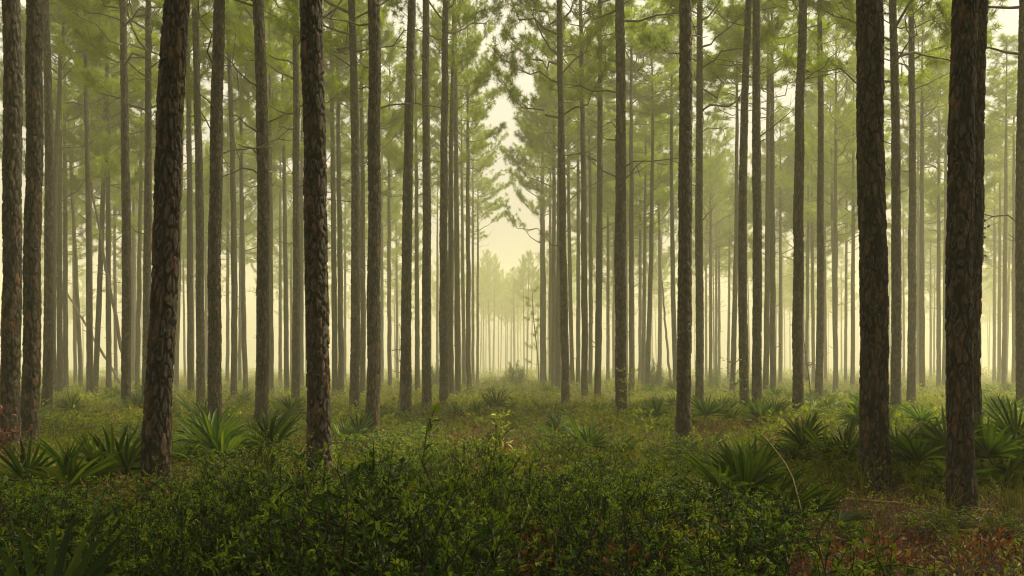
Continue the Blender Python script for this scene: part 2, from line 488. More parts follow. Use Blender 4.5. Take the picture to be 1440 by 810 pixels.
def make_trunk(seed, fx, fy, r0, H, sides, zs, plates=False):
    rng = np.random.default_rng(seed)
    zs = np.asarray(zs, float)
    th = np.arange(sides) * 2 * math.pi / sides
    rr = r0 * np.interp(zs / H, [0, .010, .025, .05, .3, .65, 1], [1.42, 1.20, 1.09, 1.02, .93, .66, .12])
    cx = fx(zs); cyy = fy(zs)
    ct, st = np.cos(th), np.sin(th)
    Z = np.repeat(zs, sides); RR = np.repeat(rr, sides); C = np.tile(ct, len(zs)); S_ = np.tile(st, len(zs))
    attr = None
    if plates:
        q = np.stack([C * RR, S_ * RR, Z * 0.33], 1)
        warp = np.stack([vnoise(q * 22 + 3, seed + i) - .5 for i in (1, 2, 3)], 1) * 0.030 + np.stack([vnoise(q * 60 + 9, seed + 30 + i) - .5 for i in (1, 2, 3)], 1) * 0.020
        f1, f2, rid, rel = worley((q + warp) * 17 + 50, seed)
        g1, g2, rid2, rel2 = worley((q + warp * 1.5) * 44 + 20, seed + 9)
        e = f2 - f1
        plate = np.clip(e / 0.20, 0, 1); plate = plate ** 0.7
        lev = (rid - 0.5) * 0.010
        tilt = -rel[:, 2] * 0.005                      # plates lift at their lower rim
        fl = (np.clip((g2 - g1) / 0.25, 0, 1) ** .7 - .5) * 0.005 + (rid2 - .5) * 0.005
        lump = (vnoise(q * 7 + 11, seed + 20) - .5) * 0.014
        RR = RR + .006 + (plate - 1) * 0.024 + (lev + tilt) * plate + fl + lump * (RR / 0.14)
        attr = (rid * 0.8 + rid2 * 0.2, np.clip(e, 0, 1))
    else:
        q = np.stack([C * RR * 9, S_ * RR * 9, Z * 3.2], 1)
        RR = RR * (1 + (vnoise(q, seed) - .5) * 0.16 + (vnoise(q * 3.1, seed + 4) - .5) * 0.10)
    V = np.stack([np.repeat(cx, sides) + C * RR, np.repeat(cyy, sides) + S_ * RR, Z], 1)
    n = len(zs)
    i = np.arange(n - 1)[:, None] * sides; j = np.arange(sides)[None]; jn = (j + 1) % sides
    F = np.stack([i + j, i + jn, i + sides + jn, i + sides + j], -1).reshape(-1, 4)
    tb = Tubes()
    if not plates:
        for _ in range(rng.integers(8, 18)):
            z = 1.5 + (H * .62 - 1.5) * rng.random() ** .7; a = rng.random() * 6.28
            L = r0 + .05 + .30 * rng.random() ** 3
            c = np.array([float(fx(np.array(z))), float(fy(np.array(z))), z]); dr = np.array([math.cos(a), math.sin(a), .35 + .4 * rng.random()])
            tb.add(np.stack([c, c + dr * L * .6, c + dr * L + rng.normal(size=3) * .015]), [.022, .017, .011], 5)
    me = mk_mesh('pine_trunk', [(V, F, 0), (*tb.get(), 0)], [M['bark_near'] if plates else M['bark']])
    if attr is not None:
        for nm, a in zip(('plate', 'edge'), attr):
            at = me.attributes.new(nm, 'FLOAT', 'POINT'); at.data.foreach_set('value', a.astype(np.float32))
    else:
        smooth(me)
    return me

TREES = []
def pine(seed, xb, yb, xm, xt, w, yc, label, group=None, D=0.27, H=None, d=None):
    """xb at row yb, xm at row 300, xt at row 0: where the trunk axis runs; w: its width"""
    rng = random.Random(seed)
    if d is None: d = FPX * D / w
    r0 = w * d / FPX / 2 * (.94 if w >= 17 else 1.0)
    X0, Y, Z0 = ray(xb, yb, d); X1, _, Z1 = ray(xm, 300, d); X2, _, Z2 = ray(xt, 0, d)
    co = np.polyfit([Z0, Z1, Z2], [X0, X1, X2], 2)
    sl0 = 2 * co[0] * Z0 + co[1]; sl2 = 2 * co[0] * Z2 + co[1]
    wob = [rng.uniform(-.012, .012) for _ in range(4)]; ly = rng.uniform(-.012, .012)
    def ax(z):
        z = np.asarray(z, float)
        zz = np.clip(z, Z0, Z2)
        base = np.polyval(co, zz) + np.where(z < Z0, (z - Z0) * sl0, 0) + np.where(z > Z2, (z - Z2) * (X2 - X1) / (Z2 - Z1), 0)
        return base + wob[0] * np.sin(z * .9 + seed) + wob[1] * np.sin(z * 2.1 + seed * 2)
    def ay(z):
        z = np.asarray(z, float)
        return z * ly + wob[2] * np.sin(z * 1.1 + seed)
    bx = float(ax(0.0)); g = gz1(bx, d)
    if H is None: H = rng.uniform(19.5, 23.5)
    if yc is None: zc = rng.uniform(10.2, 12.8) if d < 34 else rng.uniform(9.2, 12.2)
    else: zc = min(max(CAM_Z + (HY - yc) * d / FPX, 5.5), 14.5)
    root = empty('pine_tree', (bx, d, g))
    tag(root, label, 'pine tree', group)
    fx = lambda z: ax(np.asarray(z) + g) - bx
    fy = lambda z: ay(np.asarray(z))
    ztop = CAM_Z + HY * d / FPX + 0.3
    if w >= 28:
        zs = np.concatenate([np.arange(-0.15, min(ztop, 7.5), 0.0125), np.linspace(min(ztop, 7.5) + .2, H, 30)]); sides, pl = 104, True
    elif w >= 17:
        zs = np.concatenate([np.arange(-0.15, min(ztop, 9.5), 0.022), np.linspace(min(ztop, 9.5) + .2, H, 24)]); sides, pl = 64, True
    elif w >= 10:
        zs = np.concatenate([np.arange(-0.15, min(ztop, H - 1), 0.035), np.linspace(min(ztop, H - 1) + .2, H, 12)]); sides, pl = 44, True
    elif w >= 5:
        zs = np.linspace(-0.15, H, 110); sides, pl = 16, False
    else:
        zs = np.linspace(-0.15, H, 50); sides, pl = 10, False
    obj('trunk', make_trunk(seed * 13 + 7, fx, fy, r0, H, sides, zs, pl), root)
    k = rng.randrange(len(CROWNS))
    p0 = Vector((float(fx(zc)), float(fy(zc)), zc)); p1 = Vector((float(fx(H)), float(fy(H)), H))
    s = (p1 - p0).length / CROWN_H * 1.02
    q = (p1 - p0).to_track_quat('Z', 'Y').to_matrix() @ Matrix.Rotation(rng.random() * 6.28, 3, 'Z')
    sx = rng.uniform(1.0, 1.22)
    if 590 < xb < 762: sx = rng.uniform(.66, .80)          # crowns lining the open corridor are narrow on that side
    elif 762 <= xb < 780: sx = .92
    if 655 < xb < 680: sx = .95
    elif 780 <= xb < 845: sx = rng.uniform(.92, 1.08)
    obj('crown', CROWNS[k], root, p0, q.to_euler(), (sx, sx, s))
    TREES.append((bx, d, r0))
    return root

MID_L = 'hazy pines in the left half of the wood'
MID_R = 'hazy pines in the right half of the wood'
CAT = [
 # xb, yb, xm, xt, w, crown row, label
 (15,612,17,17,26,None,'thick grey-brown pine trunk nearest the left edge, red-leaved bush at its foot'),
 (41,607,46,45,24,None,'dark thick pine trunk standing close against the left-edge trunk'),
 (66,555,69,63,13,-60,'medium grey pine trunk just right of the two thick left-edge trunks'),
 (75,536,78,94,8.5,85,'greyer pine leaning right, crossing behind the medium trunk beside the left-edge pair'),
 (84,535,83,83,8,None,'first of two straight hazy pines right of the grey trunk near left edge'),
 (92.5,533,93,93,7,None,'second of two straight hazy pines right of the grey trunk near left edge'),
 (106,533,103,100,5,None,'thin faint pine touching the slim left-tilting pine'),
 (114,541,104,88,6,175,'slim pine tilting left as it rises, behind the fallen grey pole'),
 (126,555,125.5,121,8.5,50,'slim knobbly pine with spreading side limbs near the top, left part of wood'),
 (134,545,143,150,7.5,130,'slim pine tilting right as it rises, beside the knobbly pine'),
 (153,540,152,151,7.5,None,'straight grey pine between the right-tilting slim pine and dark slender trunk'),
 (163,533,162,162,5,None,'thin faint pine just left of the dark slender trunk'),
 (177.5,560,178,174,12.5,None,'dark slender pine trunk midway between left-edge pair and leaning thick trunk'),
 (187,540,189,203,5,150,'thin pine immediately right of the dark slender trunk'),
 (193,540,196,199,6.5,125,'slim pale pine between dark slender trunk and leaning thick trunk'),
 (205,565,208,209,11,None,'medium pine trunk half hidden behind the leaning thick trunk'),
 (220,670,233,246,38,None,'thick leaning pine trunk with scaly bark, tilting right, left foreground'),
 (248,540,254,262,6,None,'thin pine emerging from behind the right side of the leaning thick trunk'),
 (268,540,267,264,9,115,'straight hazy pine next right of the leaning thick trunk'),
 (282,565,281,275,11.5,-40,'medium brown pine trunk left of the stout straight trunk, forking twig at top'),
 (290,535,290,291,4,None,'very thin faint pine squeezed between medium brown trunk and stout trunk'),
 (303,570,303,311,19,-50,'stout straight brown pine trunk between leaning thick trunk and orange-flaked trunk'),
 (320,533,320,319,5,None,'thin pale pine just right of the stout brown trunk'),
 (329,550,329,320,9,90,'slim dark pine tilting left, right of the stout brown trunk'),
 (337,540,338,338,5,None,'thin pale pine right of the left-tilting slim dark pine'),
 (345,540,341,340,7,190,'pale straight pine between left-tilting slim pine and coarse-barked trunk'),
 (368,570,371,365,18,-40,'coarse-barked straight pine trunk left of the orange-flaked thick trunk'),
 (381,555,381,380,7.5,None,'slim pine pressed against the right side of the coarse-barked trunk'),
 (394,535,394,394,5,160,'thin pale pine right of the coarse-barked trunk'),
 (403,537,401,396,7,130,'slim knotty pine with dense bare side branches before a bright sky gap'),
 (410,535,410,411,4,None,'thin faint pine just right of the slim knotty pine'),
 (416,560,417,415,11,None,'medium brown pine just left of the orange-flaked thick trunk'),
 (424,540,424,424,6,None,'pale pine touching the left side of the orange-flaked thick trunk'),
 (449,640,443,436,33,None,'thick dark pine trunk with orange bark flakes, left of centre'),
 (471,540,469,465,8,110,'hazy pine immediately right of the orange-flaked thick trunk'),
 (480,545,477,473,8,95,'hazy pine second right of the orange-flaked thick trunk'),
 (485,540,485,485,4,None,'thin faint pine left of the grey pine beside the straight dark trunk'),
 (498.5,546,500,494,13,110,'broad grey pine left of the straight dark trunk'),
 (510,545,510,506,8,None,'slimmer grey pine touching the left side of the straight dark trunk'),
 (524,587,526,525,19.5,None,'straight dark pine trunk with speckled bark left of the gap'),
 (537,535,537,537,5,None,'thin faint pine close on the right of the straight dark trunk'),
 (548,533,547,549,6,160,'slim hazy pine behind the dead twiggy sapling'),
 (559,531,557,555,4,None,'thin faint pine right behind the dead twiggy sapling'),
 (571,583,573,580,14.5,-30,'brown pine trunk curving slightly right, third trunk left of the gap'),
 (587,535,586,585,7,None,'hazy pine between the two brown trunks left of the gap'),
 (600,570,600,599,12.5,-20,'straight brown pine trunk, second dark trunk left of the gap'),
 (615,535,615,614,4,200,'thin faint pine between straight brown trunk and the left corridor row'),
 (624,548,624,626,12,70,'nearest pine of the left row lining the open corridor'),
 (634,541,634,638,9,165,'second pine of the left row lining the open corridor'),
 (644,540,642,640,8,200,'third pine of the left row lining the open corridor'),
 (653,540,650,648,5.5,220,'slim fourth pine of the left row lining the open corridor'),
 (659,540,658,657,7,240,'hazy fifth pine of the left row lining the open corridor'),
 (665,535,665,665,4.5,300,'thin hazy sixth pine of the left row lining the open corridor'),
 (671.5,531,672,672,4,345,'farthest hazy pine of the left row, overhanging limb into the corridor'),
 (764,531,763,762,9,350,'pale pine at the head of the right corridor row, low limbs reaching left'),
 (774,538,774,774,5,270,'thin pale pine directly right of the low-limbed corridor pine'),
 (779,538,779,780,7,250,'first of two crowded hazy pines in the right corridor row'),
 (785,538,786,787,8,235,'second of two crowded hazy pines in the right corridor row'),
 (795,545,791,787,11,185,'broadest pine in the crowded right corridor row'),
 (805,541,800,798,6,None,'slim pine just right of the broadest pine in the right corridor row'),
 (813,542,813,812,6,170,'slim straight pine in the middle of the right corridor row'),
 (822,541,821,816,9,150,'dark medium pine in the right corridor row'),
 (830,541,830,823,6,165,'slim stubby-limbed pine right of the dark medium corridor pine'),
 (840.5,542,843,843,9.5,60,'tall pine with high spreading limbs, nearest of the right corridor row'),
 (855,535,855,855,5,None,'thin pale pine left of the speckled straight trunk right of the gap'),
 (863,535,863,863,4,None,'thinnest pale pine left of the speckled straight trunk right of the gap'),
 (873,557,873,873,15.5,45,'straight speckled brown pine trunk, first dark trunk right of the gap'),
 (888,540,887.5,887,7.5,165,'hazy pine just right of the straight speckled trunk'),
 (900,532,900,899,5,None,'thin hazy pine second right of the straight speckled trunk'),
 (910,540,917,917,7,150,'hazy pine bowing right, third right of the straight speckled trunk'),
 (927,531,927,915,5,160,'thin hazy pine left of the thin leaning young stem'),
 (950,545,945,945,7,75,'slim pine close on the left of the straight dark right-hand trunk'),
 (960,605,964,964,20.5,None,'straight dark pine trunk standing alone right of the gap'),
 (984,537,983,984,11,165,'broad hazy pine right of the lone straight dark trunk'),
 (993,533,993,993,3.5,None,'very thin faint pine right of the broad hazy pine'),
 (999.5,533,999,998,5,None,'thin faint pine second right of the broad hazy pine'),
 (1007,533,1007,1006,4,None,'thin faint pine third right of the broad hazy pine'),
 (1011.5,533,1011,1011,4,None,'thin faint pine fourth right of the broad hazy pine'),
 (1030,540,1036,1035,7.5,170,'slim pine bowing right with forked bare limbs, left of the close trunk cluster'),
 (1024,535,1026,1027,4,None,'thin faint pine behind the slim bowing pine'),
 (1047,550,1045,1054,12.5,5,'leftmost brown trunk of the close cluster of four pines'),
 (1065,548,1065,1064,13,5,'broadest trunk in the close cluster of four pines'),
 (1077,542,1079,1079,8,160,'slim third trunk in the close cluster of four pines'),
 (1087,550,1087,1087,8.5,155,'rightmost slim trunk of the close cluster of four pines'),
 (1097,535,1097,1096,5,None,'thin hazy pine right of the close cluster of four'),
 (1122,570,1122,1127,14.5,-30,'straight dark-brown pine trunk right of the close cluster, bare twigs beside it'),
 (1134,535,1136,1137,5,220,'thin hazy pine behind the dead forked sapling'),
 (1144,540,1142,1140,5,None,'thin dark pine touching the left of the smooth-sided brown trunk'),
 (1152,563,1155,1154,10.5,55,'smooth-sided brown pine with a forked high limb'),
 (1161,533,1160,1160,4.5,None,'thin faint pine right of the smooth-sided brown pine'),
 (1175,536,1176,1178,6.5,240,'slim pine with raised bare limbs between smooth-sided pine and thick right trunk'),
 (1189,533,1191,1193,4.5,None,'thin faint pine tilting right, left of the thick right trunk'),
 (1199,533,1199,1199,6,None,'pale pine touching the left side of the thick right trunk'),
 (1231,690,1225,1219,39,None,'thick rough pine trunk tilting left in the right foreground'),
 (1260,545,1261.5,1258,13.5,120,'broad pale pine just right of the thick left-tilting trunk'),
 (1271,533,1271,1271,3.5,None,'very thin faint pine between the broad pale pine and slender brown trunk'),
 (1281,570,1284,1283,11,None,'slender dark-brown pine midway between the two thick right trunks'),
 (1291,535,1291,1291,5,None,'thin faint pine right of the slender dark-brown trunk'),
 (1297,537,1297,1299,7.5,190,'hazy straight pine right of the slender dark-brown trunk'),
 (1309,531,1309,1310,3.5,None,'thinnest pine left of the touching pair of thick right trunks'),
 (1320,533,1320,1321,6,None,'slim grey pine second left of the touching pair of thick trunks'),
 (1328,534,1330,1331,6,None,'slim grey pine closest left of the touching pair of thick trunks'),
 (1352,735,1350,1354,36,None,'thickest pine trunk, front one of the touching pair on the right'),
 (1364,600,1366,1371,30,None,'thick pine trunk half hidden behind the front trunk of the right pair'),
 (1398,535,1398,1397,4.5,None,'thin hazy pine first right of the touching pair of thick trunks'),
 (1405,535,1407,1409,5,None,'thin hazy pine second right of the touching pair of thick trunks'),
 (1412,536,1414,1416,6.5,190,'slim hazy pine third right of the touching pair of thick trunks'),
 (1426,535,1425,1424,6,140,'pale hazy pine just left of the right-edge trunk'),
 (1437,555,1436,1440,14.5,95,'medium dark pine trunk cut by the right edge'),
]
DIST = {1231: 12.0, 1352: 9.9, 764: 74.0, 774: 78.0, 779: 62.0, 785: 56.0, 671.5: 90.0}
for i, (xb, yb, xm, xt, w, yc, lab) in enumerate(CAT):
    pine(i + 1, xb, yb, xm, xt, w, yc, lab, 'catalogued pine trunks', d=DIST.get(xb))
for o in bpy.data.objects:
    if o.get('group') == 'catalogued pine trunks':
        o['group'] = 'pine trunks standing in the wood'

# far pines, dissolving in the haze
frng = random.Random(77)
FAR = []
for px, w in ((683, 2.3), (688.5, 2.9), (694, 2.8), (704, 2.5), (713, 2.4), (718, 2.1), (679, 2.1), (724.5, 2.6), (733, 2.0), (741, 2.1)):
    FAR.append((px, FPX * 0.36 / w, 'end'))
for k in range(16):
    px = 668 + 96 * (k + frng.random()) / 16
    FAR.append((px, frng.uniform(150, 215), 'end'))
tries = 0
while len(FAR) < 150 and tries < 6000:
    tries += 1
    d = frng.uniform(62, 225)
    k = frng.choice([-1, 1]) * (3.0 + 3.1 * frng.randint(0, 34)) + frng.gauss(0, .45)
    px = HX - 3 + k * FPX / d
    if not (-25 < px < 1465) or abs(k) < 2.2: continue
    if (655 < px < 785 and d < 120) or 672 < px < 762: continue
    if any(abs((p - px)) < 5 and abs(q - d) < 25 for p, q, _ in FAR): continue
    FAR.append((px, d, 'left' if px < 700 else 'right'))
FL = {'end': ('thin ghostly pine at the misty far end of the open corridor', 'pines at the far end of the corridor'),
      'left': ('faint thin pine deep in the mist left of the open corridor', 'faint distant pines left of the corridor'),
      'right': ('faint thin pine deep in the mist right of the open corridor', 'faint distant pines right of the corridor')}
for i, (px, d, z) in enumerate(FAR):
    lean = frng.gauss(0, 3)
    D_ = frng.uniform(.22, .30)
    pine(1000 + i, px, 530, px + lean, px + lean * 2, D_ * FPX / d, None, FL[z][0], FL[z][1], d=d, H=frng.uniform(18, 22))

# the wood goes on beside and behind the viewpoint; its crowns shade the foreground
crng = random.Random(31)
def around():
    n = 0
    for k in range(-5, 6):
        x0 = (abs(k) * 3.1 - .3) * (1 if k > 0 else -1)
        if k == 0: continue
        y = -11 + crng.random() * 2
        while y < 21:
            x = x0 + crng.gauss(0, .4)
            yy = y + crng.gauss(0, .4)
            if abs(x) > .56 * yy + 1.2 and math.hypot(x, yy) > 2.5 and not any(math.hypot(x - a, yy - b) < 1.8 for a, b, _ in TREES):
                n += 1
                px = HX + x * FPX / 12
                pine_at(2000 + n, x, yy)
            y += 4.2
def pine_at(seed, x, y):
    rng = random.Random(seed)
    H = rng.uniform(19, 22.5); zc = rng.uniform(8.6, 11.5)
    g = gz1(x, y)
    root = empty('pine_tree', (x, y, g))
    tag(root, 'pine tree standing beside or behind the viewpoint, outside the picture', 'pine tree', 'pines round the viewpoint')
    lx, ly = rng.gauss(0, .012), rng.gauss(0, .012)
    obj('trunk', make_trunk(seed, lambda z: z * lx, lambda z: z * ly, .135, H, 14, np.linspace(-.15, H, 90)), root)
    s = rng.uniform(.95, 1.15)
    obj('crown', CROWNS[rng.randrange(7)], root, (zc * lx, zc * ly, zc), (0, 0, rng.random() * 6.28), (s, s, (H - zc) / CROWN_H))
    TREES.append((x, y, .135))
around()

# ------------------------------------------------------------------ dead poles, saplings, vine
def pole(name, a, b, r0, r1, label, cat, mat, n=24, bow=0.0, twigs=0, seed=0):
    rng = np.random.default_rng(seed)
    a = np.array(a); b = np.array(b)
    s = np.linspace(0, 1, n)
    pts = (b - a) * s[:, None]
    pts[:, 2] += bow * np.sin(s * math.pi)
    pts[1:-1] += rng.normal(size=(n - 2, 3)) * r0 * 0.25
    v, f = tube(pts, np.linspace(r0, r1, n), 10)
    root = obj(name, smooth(mk_mesh(name, [(v, f, 0)], [mat])), None, a)
    tag(root, label, cat)
    for k in range(twigs):
        u = 0.3 + 0.65 * rng.random(); p = pts[int(u * (n - 1))]
        dr = norm(rng.normal(size=3) + (b - a) * .1); L = .3 + .6 * rng.random()
        q = np.stack([p, p + dr * L * .5 + rng.normal(size=3) * .03, p + dr * L + np.array([0, 0, .05])])
        v, f = tube(q, [r1 * .9, r1 * .6, r1 * .3], 5)
        obj('twig', mk_mesh('twig', [(v, f, 0)], [mat]), root)
    return root
d1 = 47.0
A = ray(183, 540, d1); B = ray(126, 245, d1 + 3)
pole('dead_pine', (A[0], A[1], 0.1), B, .095, .05, 'dead bare pine leaning left behind the dark slender trunk, upper grey pole', 'dead tree', M['twig'], twigs=3, seed=3)
A = ray(178, 530, d1 + 10); B = ray(78, 385, d1 + 12)
pole('fallen_pole', (A[0], A[1], 0.05), B, .085, .05, 'dead grey pole propped low and slanting among the left-hand trunks', 'dead tree', M['twig'], twigs=2, seed=4)
A = ray(943.5, 528, 70); B = ray(931, 395, 70)
pole('leaning_young_stem', (A[0], A[1], 0.0), B, .10, .06, 'thin young stem leaning left behind the lone straight dark trunk', 'dead tree', M['twig'], seed=5)

def dead_sapling(px, ytop, d, seed, label, wide):
    rng = np.random.default_rng(seed)
    X, Y, Zt = ray(px, ytop, d)
    root = empty('dead_sapling', (X, Y, gz1(X, Y)))
    tag(root, label, 'dead sapling')
    s = np.linspace(0, 1, 9)
    pts = np.stack([rng.normal() * .15 * s + .05 * np.sin(s * 5), .05 * np.sin(s * 4), Zt * s], 1)
    v, f = tube(pts, .022 * (1 - .7 * s), 6)
    obj('stem', mk_mesh('stem', [(v, f, 0)], [M['twig']]), root)
    for k in range(20):
        tb = Tubes()
        p = pts[rng.integers(2, 9)] * 1.0; az = rng.random() * 6.28
        L = wide * (.4 + .6 * rng.random())
        dr = np.array([math.cos(az), math.sin(az), .15 + .4 * rng.random()])
        q = np.stack([p, p + dr * L * .35 + rng.normal(size=3) * .03, p + dr * L * .7 + rng.normal(size=3) * .06, p + dr * L + rng.normal(size=3) * .05])
        tb.add(q, [.011, .009, .007, .004], 4)
        for _ in range(2):
            e = q[2] + norm(dr + rng.normal(size=3) * .8) * L * .35
            tb.add(np.stack([q[2], (q[2] + e) / 2 + rng.normal(size=3) * .015, e]), [.007, .005, .003], 4)
        obj('twig', mk_mesh('twig', [(*tb.get(), 0)], [M['twig']]), root)
dead_sapling(558, 462, 31, 6, 'dead twiggy sapling between the straight dark trunk and the curving brown trunk', .38)
dead_sapling(1141, 440, 30, 8, 'dead forked sapling with crooked bare branches between two brown trunks', .36)

def young_pine(px, ybase, xtop, ytop, d, seed, label):
    rng = np.random.default_rng(seed)
    X, Y, _ = ray(px, ybase, d); Xt, _, Zt = ray(xtop, ytop, d)
    root = empty('young_pine', (X, Y, gz1(X, Y)))
    tag(root, label, 'young pine')
    s = np.linspace(0, 1, 14)
    pts = np.stack([(Xt - X) * s + .06 * np.sin(s * 6), .1 * s, Zt * s], 1)
    v, f = tube(pts, .055 * (1 - .75 * s) + .012, 8)
    obj('trunk', mk_mesh('trunk', [(v, f, 0)], [M['twig']]), root)
    tb = Tubes(); P, D = [], []
    for k in range(16):
        u = .25 + .75 * k / 15; p = pts[int(u * 13)]; az = k * 2.4 + rng.random()
        L = .55 + .9 * rng.random() * (1.2 - u)
        dr = np.array([math.cos(az), math.sin(az), .25])
        q = np.stack([p, p + dr * L * .5, p + dr * L + np.array([0, 0, .2 * L])])
        tb.add(q, [.014, .01, .006], 4)
        for c in (.55, .75, 1.0):
            for _ in range(2):
                P.append(p + (q[2] - p) * c + rng.normal(size=3) * .05); D.append(dr + np.array([0, 0, .6]) + rng.normal(size=3) * .4)
    nv, nf = needles(np.array(P), np.array(D), rng, k=34, L=.27, W=.014)
    tv, tf = tb.get()
    obj('crown', mk_mesh('young_crown', [(nv, nf, 0), (tv, tf, 1)], [M['needles'], M['twig']]), root)
young_pine(758, 528, 749, 412, 78, 31, 'young pine with needle tufts down its stem at the right mouth of the corridor')

def vine():
    rng = np.random.default_rng(9)
    d = FPX * .27 / 30 - .12
    pts = np.array([ray(1382 + 2 * math.sin(k * .8), 372 - k * 5.6, d) for k in range(15)]); pts[:, 1] += .10
    v, f = tube(pts - pts[0], .006, 5)
    P = (pts - pts[0])[rng.integers(2, 15, 46)] + rng.normal(size=(46, 3)) * np.array([.022, .03, .025]) + np.array([.02, 0, 0])
    lv, lf = leaves(P, rng.normal(size=(46, 3)) + np.array([.8, -.2, .1]), rng.normal(size=(46, 3)) + np.array([0, -1, .5]), .05, .036)
    o = obj('climbing_vine', mk_mesh('climbing_vine', [(v, f, 0), (lv, lf, 1)], [M['twig'], M['shrub_leaf']]), None, pts[0])
    tag(o, 'small dark vine with leaves clinging to the right side of the half hidden thick trunk', 'vine')
vine()

# ------------------------------------------------------------------ saw palmettos
def make_frond(seed, pet, elev, fan, n=20, arc=100, dry=False, droop=0.08):
    """frond in the XZ plane along +X: arching petiole then a fan of stiff folded blades"""
    rng = np.random.default_rng(seed)
    s = np.linspace(0, 1, 7)
    e = elev - s * 0.25
    px = np.cumsum(np.r_[0, np.cos(e[1:]) * pet / 6]); pz = np.cumsum(np.r_[0, np.sin(e[1:]) * pet / 6])
    pts = np.stack([px, np.zeros(7), pz], 1)
    tv, tf = tube(pts, np.linspace(.009, .005, 7), 6)
    hub = pts[-1]; T = norm(pts[-1] - pts[-2]); Sd = np.array([0, 1.0, 0]); N = np.cross(T, Sd)
    if N[2] < 0: N = -N
    V, F, b = [], [], 0
    for k in range(n):
        a = R(-arc + 2 * arc * k / (n - 1)) + rng.normal() * .03
        dr = T * math.cos(a) + Sd * math.sin(a) + N * (0.24 * abs(math.sin(a)) + rng.normal() * .05)
        dr = norm(dr)
        wd = norm(np.cross(N, dr))
        L = fan * (1 - .28 * abs(a) / R(arc)) * (.9 + .2 * rng.random())
        W = fan * .035 * (.85 + .3 * rng.random())
        st = [0, .18, .45, .75, 1.0]; ww = [.25, .8, 1.0, .7, .05]
        for t_, w_ in zip(st, ww):
            c = hub + dr * L * t_ - np.array([0, 0, 1]) * droop * L * t_ ** 3 * (1 + rng.random())
            V += [c + wd * W * w_ + N * W * w_ * .8, c, c - wd * W * w_ + N * W * w_ * .8]
        for q in range(4):
            o = b + q * 3
            F += [(o, o + 1, o + 4, o + 3), (o + 1, o + 2, o + 5, o + 4)]
        b += 15
    return mk_mesh('frond', [(np.array(V), np.array(F), 0), (tv, tf, 0)], [M['palm_dry'] if dry else M['palm']])

FRONDS = [make_frond(300 + i, .42 + .05 * (i % 3), R(38 + 11 * (i % 5)), .46 + .03 * (i % 4)) for i in range(10)]
DRY = [make_frond(340 + i, .4, R(8 + 9 * i), .42, n=16, arc=80, dry=True, droop=.25) for i in range(3)]

def palmetto(px, py, d, h, nf, seed, label, group='saw palmettos in the undergrowth', dry=0, lean=None):
    """px,py: where the middle of the fans shows; h: height of the plant in metres"""
    rng = random.Random(seed)
    X, Y, Z = ray(px, py, d)
    z0 = gz1(X, Y)
    root = empty('saw_palmetto', (X, Y, z0), rng.random() * 6.28)
    tag(root, label, 'palmetto', group)
    s = h / 0.90
    nf = max(5, int(nf * .75))
    dry = max(dry, 1 if rng.random() < .6 else 0)
    for k in range(nf):
        fm = FRONDS[rng.randrange(len(FRONDS))] if k >= dry else DRY[rng.randrange(len(DRY))]
        az = k * 2.399 + rng.gauss(0, .25)
        if lean is not None: az = lean - root.rotation_euler.z + rng.gauss(0, .55)
        ss = s * rng.uniform(.82, 1.15)
        obj('frond', fm, root, (rng.gauss(0, .03), rng.gauss(0, .03), 0), (rng.gauss(0, .12), rng.gauss(0, .15), az), (ss, ss, ss))
    return root

